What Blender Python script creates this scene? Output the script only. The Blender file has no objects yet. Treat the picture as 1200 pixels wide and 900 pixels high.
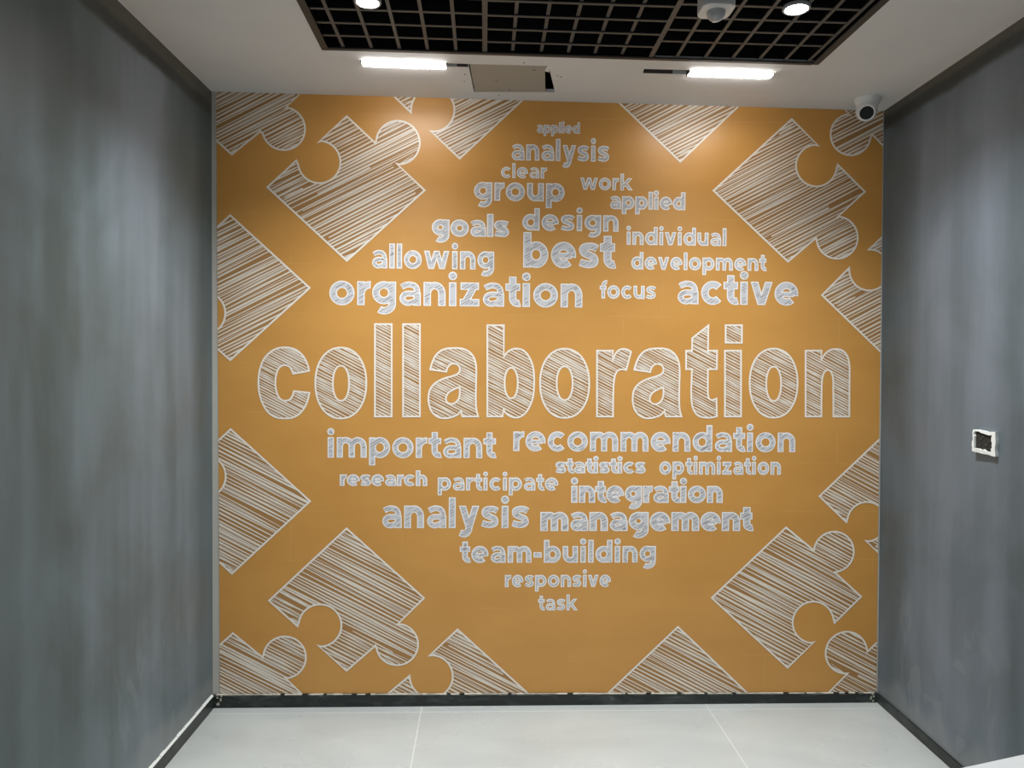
import bpy, bmesh, math, random
from mathutils import Vector, Matrix
from mathutils.geometry import tessellate_polygon
C = bpy.context.scene.collection
SC = bpy.context.scene
PI = math.pi
random.seed(11)

# ------------------------------------------------------------------ camera, world, exposure
cam_data = bpy.data.cameras.new('camera')
cam_data.sensor_width = 36.0
cam_data.lens = 886.06 / 1200 * 36.0
cam_data.clip_start = 0.02
cam = bpy.data.objects.new('camera', cam_data)
C.objects.link(cam)
cam.matrix_world = Matrix(((0.99931, -0.0071, -0.0365, -0.282),
                           (-0.0363, 0.0210, -0.9991, -3.1584),
                           (0.0078, 0.9998, 0.0207, 1.4185),
                           (0, 0, 0, 1)))
SC.camera = cam
world = bpy.data.worlds.new('world')
SC.world = world
world.use_nodes = True
world.node_tree.nodes['Background'].inputs[0].default_value = (0.93, 0.97, 1.0, 1)
WORLD = 0.34
world.node_tree.nodes['Background'].inputs[1].default_value = WORLD
SC.view_settings.view_transform = 'Standard'
SC.view_settings.look = 'None'
SC.view_settings.gamma = 1
SC.view_settings.exposure = 0.0
SC.view_settings.use_curve_mapping = False
SPOT_W = 168.0          # each round downlight
LED_L = 55.0          # radiance of the linear lamps

# ------------------------------------------------------------------ materials
def sc(r, g, b):
    f = lambda c: (c / 255 / 12.92) if c / 255 <= 0.04045 else ((c / 255 + 0.055) / 1.055) ** 2.4
    return (f(r), f(g), f(b), 1)

def mat(name, col, rough=0.5, spec=0.5, metal=0.0, emit=None, emit_s=0.0):
    m = bpy.data.materials.new(name)
    m.use_nodes = True
    b = m.node_tree.nodes['Principled BSDF']
    b.inputs['Base Color'].default_value = col
    b.inputs['Roughness'].default_value = rough
    b.inputs['Specular IOR Level'].default_value = spec
    b.inputs['Metallic'].default_value = metal
    if emit:
        b.inputs['Emission Color'].default_value = emit
        b.inputs['Emission Strength'].default_value = emit_s
    return m

class NT:
    """small helper for node graphs"""
    def __init__(s, m):
        s.t = m.node_tree; s.n = s.t.nodes; s.b = s.n['Principled BSDF']
    def add(s, kind, **kw):
        n = s.n.new(kind)
        for k, v in kw.items(): setattr(n, k, v)
        return n
    def link(s, a, b): s.t.links.new(a, b)
    def coord(s, scale=(1, 1, 1)):
        tc = s.add('ShaderNodeTexCoord'); mp = s.add('ShaderNodeMapping')
        mp.inputs['Scale'].default_value = scale
        s.link(tc.outputs['Object'], mp.inputs['Vector'])
        return mp.outputs[0]
    def noise(s, scale, detail=4, rough=.55, vec=None, dist=0.0):
        n = s.add('ShaderNodeTexNoise')
        n.inputs['Scale'].default_value = scale; n.inputs['Detail'].default_value = detail
        n.inputs['Roughness'].default_value = rough; n.inputs['Distortion'].default_value = dist
        if vec is not None: s.link(vec, n.inputs['Vector'])
        return n.outputs['Fac']
    def ramp(s, fac, stops):
        r = s.add('ShaderNodeValToRGB')
        e = r.color_ramp.elements
        while len(e) < len(stops): e.new(0.5)
        for el, (p, c) in zip(e, stops):
            el.position = p; el.color = c if len(c) == 4 else (*c, 1)
        s.link(fac, r.inputs['Fac'])
        return r.outputs['Color']
    def math(s, op, a, b=None, clamp=False):
        n = s.add('ShaderNodeMath', operation=op); n.use_clamp = clamp
        for i, v in enumerate((a, b)):
            if v is None: continue
            if isinstance(v, (int, float)): n.inputs[i].default_value = v
            else: s.link(v, n.inputs[i])
        return n.outputs[0]
    def mix(s, fac, a, b, blend='MIX'):
        n = s.add('ShaderNodeMix', data_type='RGBA', blend_type=blend)
        for i, v in ((0, fac), (6, a), (7, b)):
            if isinstance(v, (int, float)): n.inputs[i].default_value = v
            elif isinstance(v, tuple): n.inputs[i].default_value = v
            else: s.link(v, n.inputs[i])
        return n.outputs[2]
    def sep(s, vec):
        n = s.add('ShaderNodeSeparateXYZ'); s.link(vec, n.inputs[0]); return n.outputs
    def maprange(s, v, a, b, c=0.0, d=1.0, smooth=True):
        n = s.add('ShaderNodeMapRange'); n.interpolation_type = 'SMOOTHSTEP' if smooth else 'LINEAR'
        s.link(v, n.inputs[0])
        for i, x in zip((1, 2, 3, 4), (a, b, c, d)): n.inputs[i].default_value = x
        return n.outputs[0]
    def bump(s, h, strength=.2, dist=.002):
        n = s.add('ShaderNodeBump'); n.inputs['Strength'].default_value = strength
        n.inputs['Distance'].default_value = dist
        s.link(h, n.inputs['Height']); s.link(n.outputs[0], s.b.inputs['Normal'])

def side_wall_material(name, tint, band):
    m = mat(name, (.15, .16, .165, 1), .45, .35)
    g = NT(m)
    p = g.coord()
    streak = g.noise(1.0, 5, .55, g.coord((3.2, 3.2, .3)))          # tall trowel streaks
    blot = g.noise(2.2, 4, .6, g.coord((1, 1, .8)), .6)
    f = g.math('ADD', g.math('MULTIPLY', streak, .62), g.math('MULTIPLY', blot, .38))
    x, y, z = g.sep(p)
    # a wide vertical strip: lighter, bluer plaster coat, also painting in the downlight scallop
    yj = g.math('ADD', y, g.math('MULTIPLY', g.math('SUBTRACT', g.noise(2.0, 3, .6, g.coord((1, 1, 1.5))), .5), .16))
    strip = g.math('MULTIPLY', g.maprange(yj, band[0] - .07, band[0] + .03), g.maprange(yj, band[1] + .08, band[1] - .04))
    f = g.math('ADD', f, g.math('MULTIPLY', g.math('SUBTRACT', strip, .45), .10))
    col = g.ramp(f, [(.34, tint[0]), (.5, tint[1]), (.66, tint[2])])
    edge = g.noise(5.0, 3, .6, p)
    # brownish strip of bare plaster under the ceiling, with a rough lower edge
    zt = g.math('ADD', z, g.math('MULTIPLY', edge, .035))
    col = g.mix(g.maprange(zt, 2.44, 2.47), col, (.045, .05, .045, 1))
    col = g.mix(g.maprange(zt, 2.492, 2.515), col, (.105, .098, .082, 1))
    # pale filler smears just above the skirting
    zs = g.math('ADD', z, g.math('MULTIPLY', g.noise(4.5, 2, .5, g.coord((1, 1, .5))), -.30))
    col = g.mix(g.math('MULTIPLY', g.maprange(zs, .01, -.06), .42), col, (.28, .29, .285, 1))
    # a few pale trowel smears low down near the end wall
    sm = g.noise(1.0, 2, .5, g.coord((1, 7.5, 3.2)), 1.4)
    reg = g.math('MULTIPLY', g.maprange(z, .62, .40), g.math('MULTIPLY', g.maprange(y, -1.0, -.55), g.maprange(y, -.12, -.25)))
    col = g.mix(g.math('MULTIPLY', g.math('MULTIPLY', reg, g.maprange(sm, .57, .62)), .28), col, (.26, .28, .29, 1))
    g.link(col, g.b.inputs['Base Color'])
    g.link(g.maprange(blot, .3, .7, .36, .52), g.b.inputs['Roughness'])
    g.bump(g.noise(18, 4, .6, g.coord((1, 1, .35))), .18, .004)
    return m

M = {}
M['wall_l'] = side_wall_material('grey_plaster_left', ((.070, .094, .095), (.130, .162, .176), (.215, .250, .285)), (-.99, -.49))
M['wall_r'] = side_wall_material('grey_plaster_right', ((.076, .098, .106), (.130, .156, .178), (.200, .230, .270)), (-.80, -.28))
M['plaster'] = mat('pale_plaster', (.50, .475, .42, 1), .8, .3)

m = M['ceiling'] = mat('ceiling_paint', (.72, .71, .69, 1), .75, .3)
g = NT(m)
n1 = g.noise(1.6, 3, .5, g.coord())
g.link(g.ramp(n1, [(.35, (.76, .755, .74)), (.65, (.82, .81, .80))]), g.b.inputs['Base Color'])
g.bump(g.noise(30, 3, .6, g.coord()), .08, .002)

m = M['floor'] = mat('floor_tile', (.55, .56, .55, 1), .28, .5)
g = NT(m)
br = g.add('ShaderNodeTexBrick'); br.offset = 0.0
mp = g.add('ShaderNodeMapping'); tc = g.add('ShaderNodeTexCoord')
mp.inputs['Location'].default_value = (.534, .062, 0)
g.link(tc.outputs['Object'], mp.inputs[0]); g.link(mp.outputs[0], br.inputs['Vector'])
br.inputs['Scale'].default_value = 1.0; br.inputs['Brick Width'].default_value = 1.2
br.inputs['Row Height'].default_value = 1.2; br.inputs['Mortar Size'].default_value = .0022
br.inputs['Mortar Smooth'].default_value = .1
cl = g.ramp(g.noise(2.0, 4, .5, g.coord((1, 2.2, 1)), .5), [(.30, (.49, .51, .49)), (.70, (.58, .60, .575))])
g.link(g.mix(br.outputs['Fac'], cl, (.74, .75, .73, 1)), g.b.inputs['Base Color'])
g.link(g.maprange(g.noise(3, 3, .5, g.coord()), .3, .7, .24, .36), g.b.inputs['Roughness'])

m = M['mural'] = mat('orange_mural_print', (.62, .30, .06, 1), .36, .5)
g = NT(m)
br = g.add('ShaderNodeTexBrick'); br.offset = 0.35
rot = g.add('ShaderNodeMapping'); tc = g.add('ShaderNodeTexCoord')
rot.inputs['Rotation'].default_value = (PI / 2, 0, 0)
g.link(tc.outputs['Object'], rot.inputs[0]); g.link(rot.outputs[0], br.inputs['Vector'])
br.inputs['Scale'].default_value = 1.0; br.inputs['Brick Width'].default_value = .46
br.inputs['Row Height'].default_value = .205; br.inputs['Mortar Size'].default_value = .0016
br.inputs['Mortar Smooth'].default_value = .4
base = g.ramp(g.noise(3.0, 3, .5, g.coord((1, 1, 2))), [(.35, (.590, .282, .064)), (.65, (.630, .308, .073))])
seam = g.math('MULTIPLY', br.outputs['Fac'], g.maprange(g.noise(3.5, 2, .5, g.coord()), .48, .62, 0, .30))
g.link(g.mix(seam, base, (.72, .45, .16, 1)), g.b.inputs['Base Color'])

M['ink_cream'] = mat('cream_ink', (.88, .80, .70, 1), .4, .4)
M['ink_white'] = mat('white_ink', (.90, .88, .85, 1), .4, .4)
M['ink_fill'] = mat('lavender_grey_ink', (.62, .60, .61, 1), .4, .4)
M['ink_mark'] = mat('grey_brown_ink', (.32, .29, .28, 1), .4, .4)
M['ink_brown'] = mat('brown_ink', (.40, .205, .068, 1), .4, .4)
M['ink_hatch'] = mat('hatch_ink', (.82, .73, .62, 1), .4, .4)
m = M['skirt'] = mat('black_skirting', (.012, .017, .014, 1), .38, .5)
g = NT(m)
sm = g.noise(6.0, 5, .7, g.coord((1, 1, 3)), .8)
g.link(g.ramp(sm, [(.50, (.010, .014, .012)), (.66, (.045, .055, .05)), (.82, (.16, .18, .17))]), g.b.inputs['Base Color'])
M['white_filler'] = mat('white_filler', (.78, .79, .75, 1), .85, .2)
M['plaster_edge'] = mat('plaster_edge', (.58, .54, .45, 1), .85, .2)
M['black_metal'] = mat('black_slat_web', (.006, .006, .006, 1), .7, .2)  # black paint, extra dark: shade between the slats is put into it
M['slat_face'] = mat('slat_face_lit_tone', (.108, .102, .094, 1), .5, .4)  # black slats' undersides, light from the floor painted in as grey
M['frame_metal'] = mat('dark_frame_metal', (.055, .051, .046, 1), .5, .4)
M['void'] = mat('ceiling_void_black', (.004, .004, .004, 1), .95, .05)
M['led'] = mat('led_diffuser', (.9, .9, .9, 1), .5, .3, emit=(1, .98, .95, 1), emit_s=LED_L)
M['lamp'] = mat('downlight_diffuser', (.9, .9, .9, 1), .5, .3, emit=(.95, .98, 1, 1), emit_s=60)
M['channel'] = mat('slot_channel', (.12, .10, .085, 1), .6, .3)
M['white_plastic'] = mat('white_plastic', (.74, .74, .72, 1), .35, .5)
M['grey_plastic'] = mat('translucent_grey_plastic', (.40, .41, .41, 1), .3, .5)
M['camera_white'] = mat('camera_white', (.80, .80, .79, 1), .35, .5)
M['lens_black'] = mat('lens_black', (.006, .010, .008, 1), .3, .25)
M['board'] = mat('plasterboard', (.44, .405, .34, 1), .85, .2)
M['stain'] = mat('filler_mark', (.14, .12, .10, 1), .9, .2)
M['dark_box'] = mat('dark_box_inside', (.035, .032, .028, 1), .8, .2)
M['desk'] = mat('white_laminate', (.86, .86, .85, 1), .3, .5)

# ------------------------------------------------------------------ mesh helpers
class MB:
    def __init__(s): s.v = []; s.f = []; s.m = []
    def face(s, pts, mi=0):
        k = len(s.v); s.v += [tuple(p) for p in pts]; s.f.append(tuple(range(k, k + len(pts)))); s.m.append(mi)
    def box(s, x0, x1, y0, y1, z0, z1, mi=0, fn=None):
        P = [(x, y, z) for z in (z0, z1) for y in (y0, y1) for x in (x0, x1)]
        if fn: P = [fn(*p) for p in P]
        k = len(s.v); s.v += P
        for q in ((0, 2, 3, 1), (4, 5, 7, 6), (0, 1, 5, 4), (2, 6, 7, 3), (0, 4, 6, 2), (1, 3, 7, 5)):
            s.f.append(tuple(k + i for i in q)); s.m.append(mi)
    def prism(s, poly, z0, z1, mi=0):
        n = len(poly); k = len(s.v)
        s.v += [(x, y, z0) for x, y in poly] + [(x, y, z1) for x, y in poly]
        s.f.append(tuple(k + i for i in reversed(range(n)))); s.m.append(mi)
        s.f.append(tuple(k + n + i for i in range(n))); s.m.append(mi)
        for i in range(n):
            j = (i + 1) % n
            s.f.append((k + i, k + j, k + n + j, k + n + i)); s.m.append(mi)
    def lathe(s, prof, n=40, mi=0, cap0=True, cap1=True):
        k = len(s.v)
        for r, z in prof:
            s.v += [(r * math.cos(2 * PI * i / n), r * math.sin(2 * PI * i / n), z) for i in range(n)]
        for a in range(len(prof) - 1):
            for i in range(n):
                j = (i + 1) % n
                s.f.append((k + a * n + i, k + a * n + j, k + (a + 1) * n + j, k + (a + 1) * n + i)); s.m.append(mi)
        if cap0: s.f.append(tuple(k + i for i in reversed(range(n)))); s.m.append(mi)
        if cap1: s.f.append(tuple(k + (len(prof) - 1) * n + i for i in range(n))); s.m.append(mi)
    def build(s, name, mats, parent=None, smooth=False, mw=None, bevel=0.0):
        me = bpy.data.meshes.new(name)
        me.from_pydata(s.v, [], s.f)
        for q in (mats if isinstance(mats, (list, tuple)) else [mats]): me.materials.append(q)
        me.polygons.foreach_set('material_index', s.m)
        bm = bmesh.new(); bm.from_mesh(me)
        if not getattr(s, 'flat', False):
            bmesh.ops.recalc_face_normals(bm, faces=bm.faces[:])
        bm.to_mesh(me); bm.free()
        if smooth:
            me.polygons.foreach_set('use_smooth', [True] * len(me.polygons))
            me.set_sharp_from_angle(angle=math.radians(40))
        me.update()
        o = bpy.data.objects.new(name, me); C.objects.link(o)
        if parent: o.parent = parent
        if mw: o.matrix_local = mw
        if bevel:
            b = o.modifiers.new('bevel', 'BEVEL'); b.width = bevel; b.segments = 2; b.limit_method = 'ANGLE'
        return o

def thing(name, label, cat, loc=(0, 0, 0), rotz=0, group=None):
    o = bpy.data.objects.new(name, None); C.objects.link(o)
    o.empty_display_size = .1; o.location = loc; o.rotation_euler = (0, 0, rotz)
    o['label'] = label; o['category'] = cat
    if group: o['group'] = group
    return o
def struct(o, label=None):
    o['kind'] = 'structure'
    return o
def zc(x):                                   # the ceiling falls slightly to the right
    return 2.52914 - 0.00796 * x

# ------------------------------------------------------------------ room shell
YB = -3.7                                     # open end of the alcove, behind the camera
def xl(y, top): return (-1.4050 + .0160 * y) if top else (-1.4010 + .0120 * y)
def xr(y, top): return (1.3970 + .0225 * y) if top else (1.4160 + .0270 * y)

b = MB()
b.face([(-1.41, 0, 0), (1.42, 0, 0), (1.40, 0, 2.5179), (-1.407, 0, 2.5404)])
b.face([(-1.60, .12, 0), (1.60, .12, 0), (1.60, .12, 2.6), (-1.60, .12, 2.6)])
struct(b.build('wall_back', M['plaster']))
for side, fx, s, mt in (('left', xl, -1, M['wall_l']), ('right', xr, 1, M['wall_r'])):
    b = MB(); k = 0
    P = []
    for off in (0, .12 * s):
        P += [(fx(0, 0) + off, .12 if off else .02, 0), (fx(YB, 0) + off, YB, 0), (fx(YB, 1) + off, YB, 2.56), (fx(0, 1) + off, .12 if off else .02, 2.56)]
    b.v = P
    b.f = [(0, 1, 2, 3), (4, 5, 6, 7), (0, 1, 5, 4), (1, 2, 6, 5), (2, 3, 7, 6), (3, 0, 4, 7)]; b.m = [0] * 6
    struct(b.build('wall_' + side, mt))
b = MB(); b.box(-1.75, 1.75, YB, .12, -.1, 0)
struct(b.build('floor', M['floor']))

# ceiling with the opening of the cell grid, the two lamp slots and the cut-out
GX0, GX1, GY0, GY1 = -.8580, .9070, -2.26, -.4490
SLOT_L = [(-.7360, -.3680), (-.3500, -.3600), (-.3500, -.3320), (-.4300, -.3330), (-.4300, -.3180), (-.7400, -.3180)]
SLOT_R = [(.2985, -.3640), (.4700, -.3660), (.4700, -.3700), (.7860, -.3760), (.7900, -.3200), (.4700, -.3170), (.4700, -.3270), (.3020, -.3240)]
HOLE = [(-.3500, -.3600), (-.0553, -.3650), (-.0060, -.0985), (-.3320, -.0760), (-.3500, -.3320)]
LHOLE = [(-.7360, -.3680), (-.3500, -.3600), (-.0553, -.3650), (-.0060, -.1020), (-.3325, -.0790), (-.3480, -.3320), (-.4300, -.3330), (-.4300, -.3180), (-.7400, -.3180)]
def ceiling_mesh():
    bm = bmesh.new()
    loops = [[(-1.62, YB), (1.62, YB), (1.62, .12), (-1.62, .12)],
             [(GX0, GY0), (GX1, GY0 - .01), (GX1, GY1 - .006), (GX0, GY1)], LHOLE, SLOT_R]
    es = []
    for lp in loops:
        vs = [bm.verts.new((x, y, zc(x))) for x, y in lp]
        for i in range(len(vs)): es.append(bm.edges.new((vs[i], vs[(i + 1) % len(vs)])))
    bmesh.ops.triangle_fill(bm, use_beauty=True, use_dissolve=False, edges=es, normal=(0, 0, -1))
    r = bmesh.ops.extrude_face_region(bm, geom=bm.faces[:])
    for v in r['geom']:
        if isinstance(v, bmesh.types.BMVert): v.co.z += .014
    bmesh.ops.recalc_face_normals(bm, faces=bm.faces[:])
    me = bpy.data.meshes.new('ceiling'); bm.to_mesh(me); bm.free()
    me.materials.append(M['ceiling'])
    o = bpy.data.objects.new('ceiling', me); C.objects.link(o)
    return struct(o)
ceiling_mesh()
# black box around the ceiling void, added to block the world light
b = MB()
b.box(-1.62, 1.62, YB, .12, 3.05, 3.12)
b.box(-1.66, -1.62, YB, .12, 2.56, 3.12); b.box(1.62, 1.66, YB, .12, 2.56, 3.12)
b.box(-1.62, 1.62, .08, .12, 2.56, 3.05); b.box(-1.62, 1.62, YB, YB + .04, 2.56, 3.05)
struct(b.build('void_box', M['void']))

# skirtings
b = MB()
b.face([(-1.40, -.010, 0), (1.41, -.010, 0), (1.41, -.010, .0405), (-1.40, -.010, .0545)])
b.face([(-1.40, -.010, .0545), (1.41, -.010, .0405), (1.41, 0, .0405), (-1.40, 0, .0545)])
b.face([(-1.40, 0, 0), (-1.40, 0, .0545), (1.41, 0, .0405), (1.41, 0, 0)])
b.face([(-1.40, -.010, 0), (-1.40, -.010, .0545), (-1.40, 0, .0545), (-1.40, 0, 0)])
b.face([(1.41, -.010, 0), (1.41, 0, 0), (1.41, 0, .0405), (1.41, -.010, .0405)])
struct(b.build('baseboard_back', M['skirt']))
def side_skirt(name, fx, s, h0, h1, t):
    b = MB()
    A = lambda y, o, z: (fx(y, 0) - s * o, y, z)
    for y0, y1 in ((-.012, YB),):
        o0, o1 = t, -.012
        P = [A(y0, o0, 0), A(y1, o0, 0), A(y1, o0, h1), A(y0, o0, h0), A(y0, o1, 0), A(y1, o1, 0), A(y1, o1, h1), A(y0, o1, h0)]
        k = len(b.v); b.v += P
        for q in ((0, 1, 2, 3), (4, 5, 6, 7), (0, 1, 5, 4), (1, 2, 6, 5), (2, 3, 7, 6), (3, 0, 4, 7)):
            b.f.append(tuple(k + i for i in q)); b.m.append(0)
    return struct(b.build(name, M['skirt']))
bl = side_skirt('baseboard_left', xl, -1, .052, .040, .008)
side_skirt('baseboard_right', xr, 1, .041, .034, .008)
# ragged white filler: along the left skirting's top, along the bottom edge of the mural, in the corners
rnd = random.Random(5)
b = MB()
N = 90
for i in range(N):
    y0, y1 = -.012 - i * .035, -.012 - (i + 1) * .035
    hh = lambda y: .052 + (y + .012) * (.012 / 3.7)
    w0 = .009 + rnd.random() * .002
    x0 = xl(y0, 0); x1 = xl(y1, 0)
    t0 = .005 + rnd.random() * .004
    b.face([(x0 + .0085, y0, hh(y0) + .001), (x1 + .0085, y1, hh(y1) + .001), (x1 - .002, y1, hh(y1) + t0), (x0 - .002, y0, hh(y0) + t0)])
b.build('filler_bead', M['white_filler'], bl)
b = MB(); x = -1.385; zb = lambda x: .0545 - (x + 1.40) * .014 / 2.81
while x < 1.395:
    w = .012 + rnd.random() * .03
    t = .001 + rnd.random() * .003; dn = rnd.random() * .003
    b.face([(x, -.0106, zb(x) - dn), (x + w, -.0106, zb(x + w) - rnd.random() * .004), (x + w, -.0030, zb(x + w) + t), (x, -.0030, zb(x) + t * .8)])
    x += w * (1 if rnd.random() < .8 else 1.6)
for cx, s in ((-1.383, 1), (1.398, -1)):
    for i in range(7):
        a = rnd.random() * .018; c = rnd.random() * .05
        b.face([(cx + s * a, -.0125, .006 + c), (cx + s * (a + .006), -.0125, .004 + c), (cx + s * (a + .007), -.0125, .012 + c), (cx + s * a, -.0125, .013 + c)])
struct(b.build('trim_1', M['plaster_edge']))


# ---- measured on the wall, metres: (x, z)
SHEET= [(-1.386, 2.54), (1.3918, 2.5179), (1.4073, 0.0431), (-1.3709, 0.0577)]
WORDS=[
    ('applied',-0.0723,0.1079,2.3972,0.0339,0.34),
    ('analysis',-0.1775,0.2313,2.2826,0.0668,0.30),
    ('clear',-0.2195,-0.0276,2.2091,0.0451,0.28),
    ('group',-0.3308,0.0463,2.1144,0.0753,0.30),
    ('work',0.1102,0.3294,2.1656,0.0507,0.28),
    ('applied',0.2359,0.5548,2.0870,0.0544,0.36),
    ('goals',-0.5044,-0.1857,1.9637,0.0696,0.36),
    ('design',-0.1290,0.2738,1.9930,0.0678,0.30),
    ('best',-0.1242,0.2622,1.8392,0.1073,0.31),
    ('individual',0.3068,0.7306,1.9395,0.0549,0.30),
    ('development',0.3288,0.9031,1.8368,0.0536,0.30),
    ('allowing',-0.7519,-0.2451,1.8281,0.0752,0.30),
    ('organization',-0.9249,0.1249,1.6750,0.0988,0.29),
    ('focus',0.1971,0.4341,1.7138,0.0550,0.28),
    ('active',0.5236,1.0406,1.6939,0.0976,0.30),
    ('important',-0.9326,-0.2304,1.0420,0.0852,0.28),
    ('recommendation',-0.1595,1.0379,1.0723,0.0825,0.29),
    ('research',-0.8795,-0.5174,0.9244,0.0481,0.35),
    ('participate',-0.4736,0.0306,0.9064,0.0548,0.29),
    ('statistics',0.0191,0.3982,0.9796,0.0494,0.35),
    ('optimization',0.4577,0.9777,0.9756,0.0551,0.31),
    ('integration',0.0836,0.7299,0.8555,0.0723,0.34),
    ('analysis',-0.7059,-0.0916,0.7484,0.0942,0.30),
    ('management',-0.0434,0.8602,0.7361,0.0804,0.37),
    ('team-building',-0.3802,0.4473,0.6023,0.0704,0.31),
    ('responsive',-0.1902,0.2574,0.4993,0.0513,0.30),
    ('task',-0.0499,0.1154,0.4001,0.0492,0.28),
]
PIECES=[
    ([(-0.856, 2.4501), (-0.5351, 2.1522), (-0.8534, 1.8574), (-1.1782, 2.1543)],{0:((-0.6454, 2.3461), (-0.7379, 2.3416), (-0.6506, 2.2598)), 3:((-0.9677, 2.2612), (-1.061, 2.2651), (-0.9724, 2.3414))},1),
    ([(-1.3223, 2.8716), (-1.0074, 2.5782), (-1.3226, 2.2852), (-1.6383, 2.5675)],{1:((-1.1129, 2.3945), (-1.1103, 2.4742), (-1.2068, 2.3823))},1),
    ([(-1.3291, 2.0371), (-1.0055, 1.7437), (-1.329, 1.4434), (-1.6468, 1.738)],{2:((-1.4375, 1.6354), (-1.4469, 1.5477), (-1.5263, 1.631))},1),
    ([(-1.3273, 1.1581), (-1.0018, 0.8604), (-1.3219, 0.5592), (-1.6416, 0.857)],{3:((-1.4344, 0.9634), (-1.5236, 0.9702), (-1.4437, 1.0482))},-1),
    ([(-0.8511, 0.7469), (-0.5287, 0.4544), (-0.8492, 0.1504), (-1.1696, 0.4458)],{2:((-0.9593, 0.3409), (-0.9672, 0.257), (-1.0523, 0.3385)), 1:((-0.6391, 0.2592), (-0.6395, 0.3434), (-0.729, 0.2557))},-1),
    ([(-1.3177, 0.3101), (-0.991, 0.0101), (-1.3183, -0.2852), (-1.6432, 0.0156)],{0:((-1.1053, 0.2077), (-1.1956, 0.2082), (-1.1027, 0.1223))},-1),
    ([(-0.3973, 2.8876), (-0.07, 2.5905), (-0.3913, 2.2854), (-0.7147, 2.5838)],{2:((-0.5031, 2.4833), (-0.5114, 2.3963), (-0.5933, 2.471))},1),
    ([(0.5229, 2.9034), (0.859, 2.6067), (0.5306, 2.2891), (0.1969, 2.5962)],{},1),
    ([(1.0009, 2.4751), (1.319, 2.1764), (0.9942, 1.8778), (0.6727, 2.1705)],{0:((1.1094, 2.2825), (1.1168, 2.3656), (1.2004, 2.2884)), 1:((1.203, 1.9816), (1.2041, 2.0693), (1.1133, 1.9804))},1),
    ([(1.4591, 2.9265), (1.7968, 2.6302), (1.471, 2.2971), (1.1353, 2.6162)],{2:((1.2539, 2.4147), (1.3459, 2.4178), (1.2507, 2.4947))},1),
    ([(1.4572, 2.045), (1.7819, 1.7454), (1.4686, 1.4374), (1.1425, 1.7382)],{3:((1.3447, 1.847), (1.257, 1.8545), (1.3395, 1.9324))},1),
    ([(1.4658, 1.19), (1.7998, 0.8875), (1.4773, 0.5754), (1.1456, 0.8853)],{2:((1.3521, 0.776), (1.3494, 0.6948), (1.2639, 0.7742))},-1),
    ([(1.4929, 0.3399), (1.8332, 0.0048), (1.5053, -0.3263), (1.1638, 0.0066)],{3:((1.2736, 0.2136), (1.2807, 0.1245), (1.3647, 0.2172))},-1),
    ([(1.0033, 0.7515), (1.3333, 0.4546), (1.0193, 0.1509), (0.6886, 0.4515)],{0:((1.2117, 0.6469), (1.1262, 0.6521), (1.2161, 0.5598)), 1:((1.1271, 0.3452), (1.2198, 0.3419), (1.1326, 0.2604))},-1),
    ([(-0.3873, 0.3217), (-0.0589, 0.0204), (-0.3842, -0.2854), (-0.7074, 0.0257)],{3:((-0.4959, 0.1234), (-0.5869, 0.1269), (-0.5046, 0.2115))},-1),
    ([(0.545, 0.3281), (0.8863, 0.0053), (0.5521, -0.2964), (0.2128, 0.0109)],{},-1),
]
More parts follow.
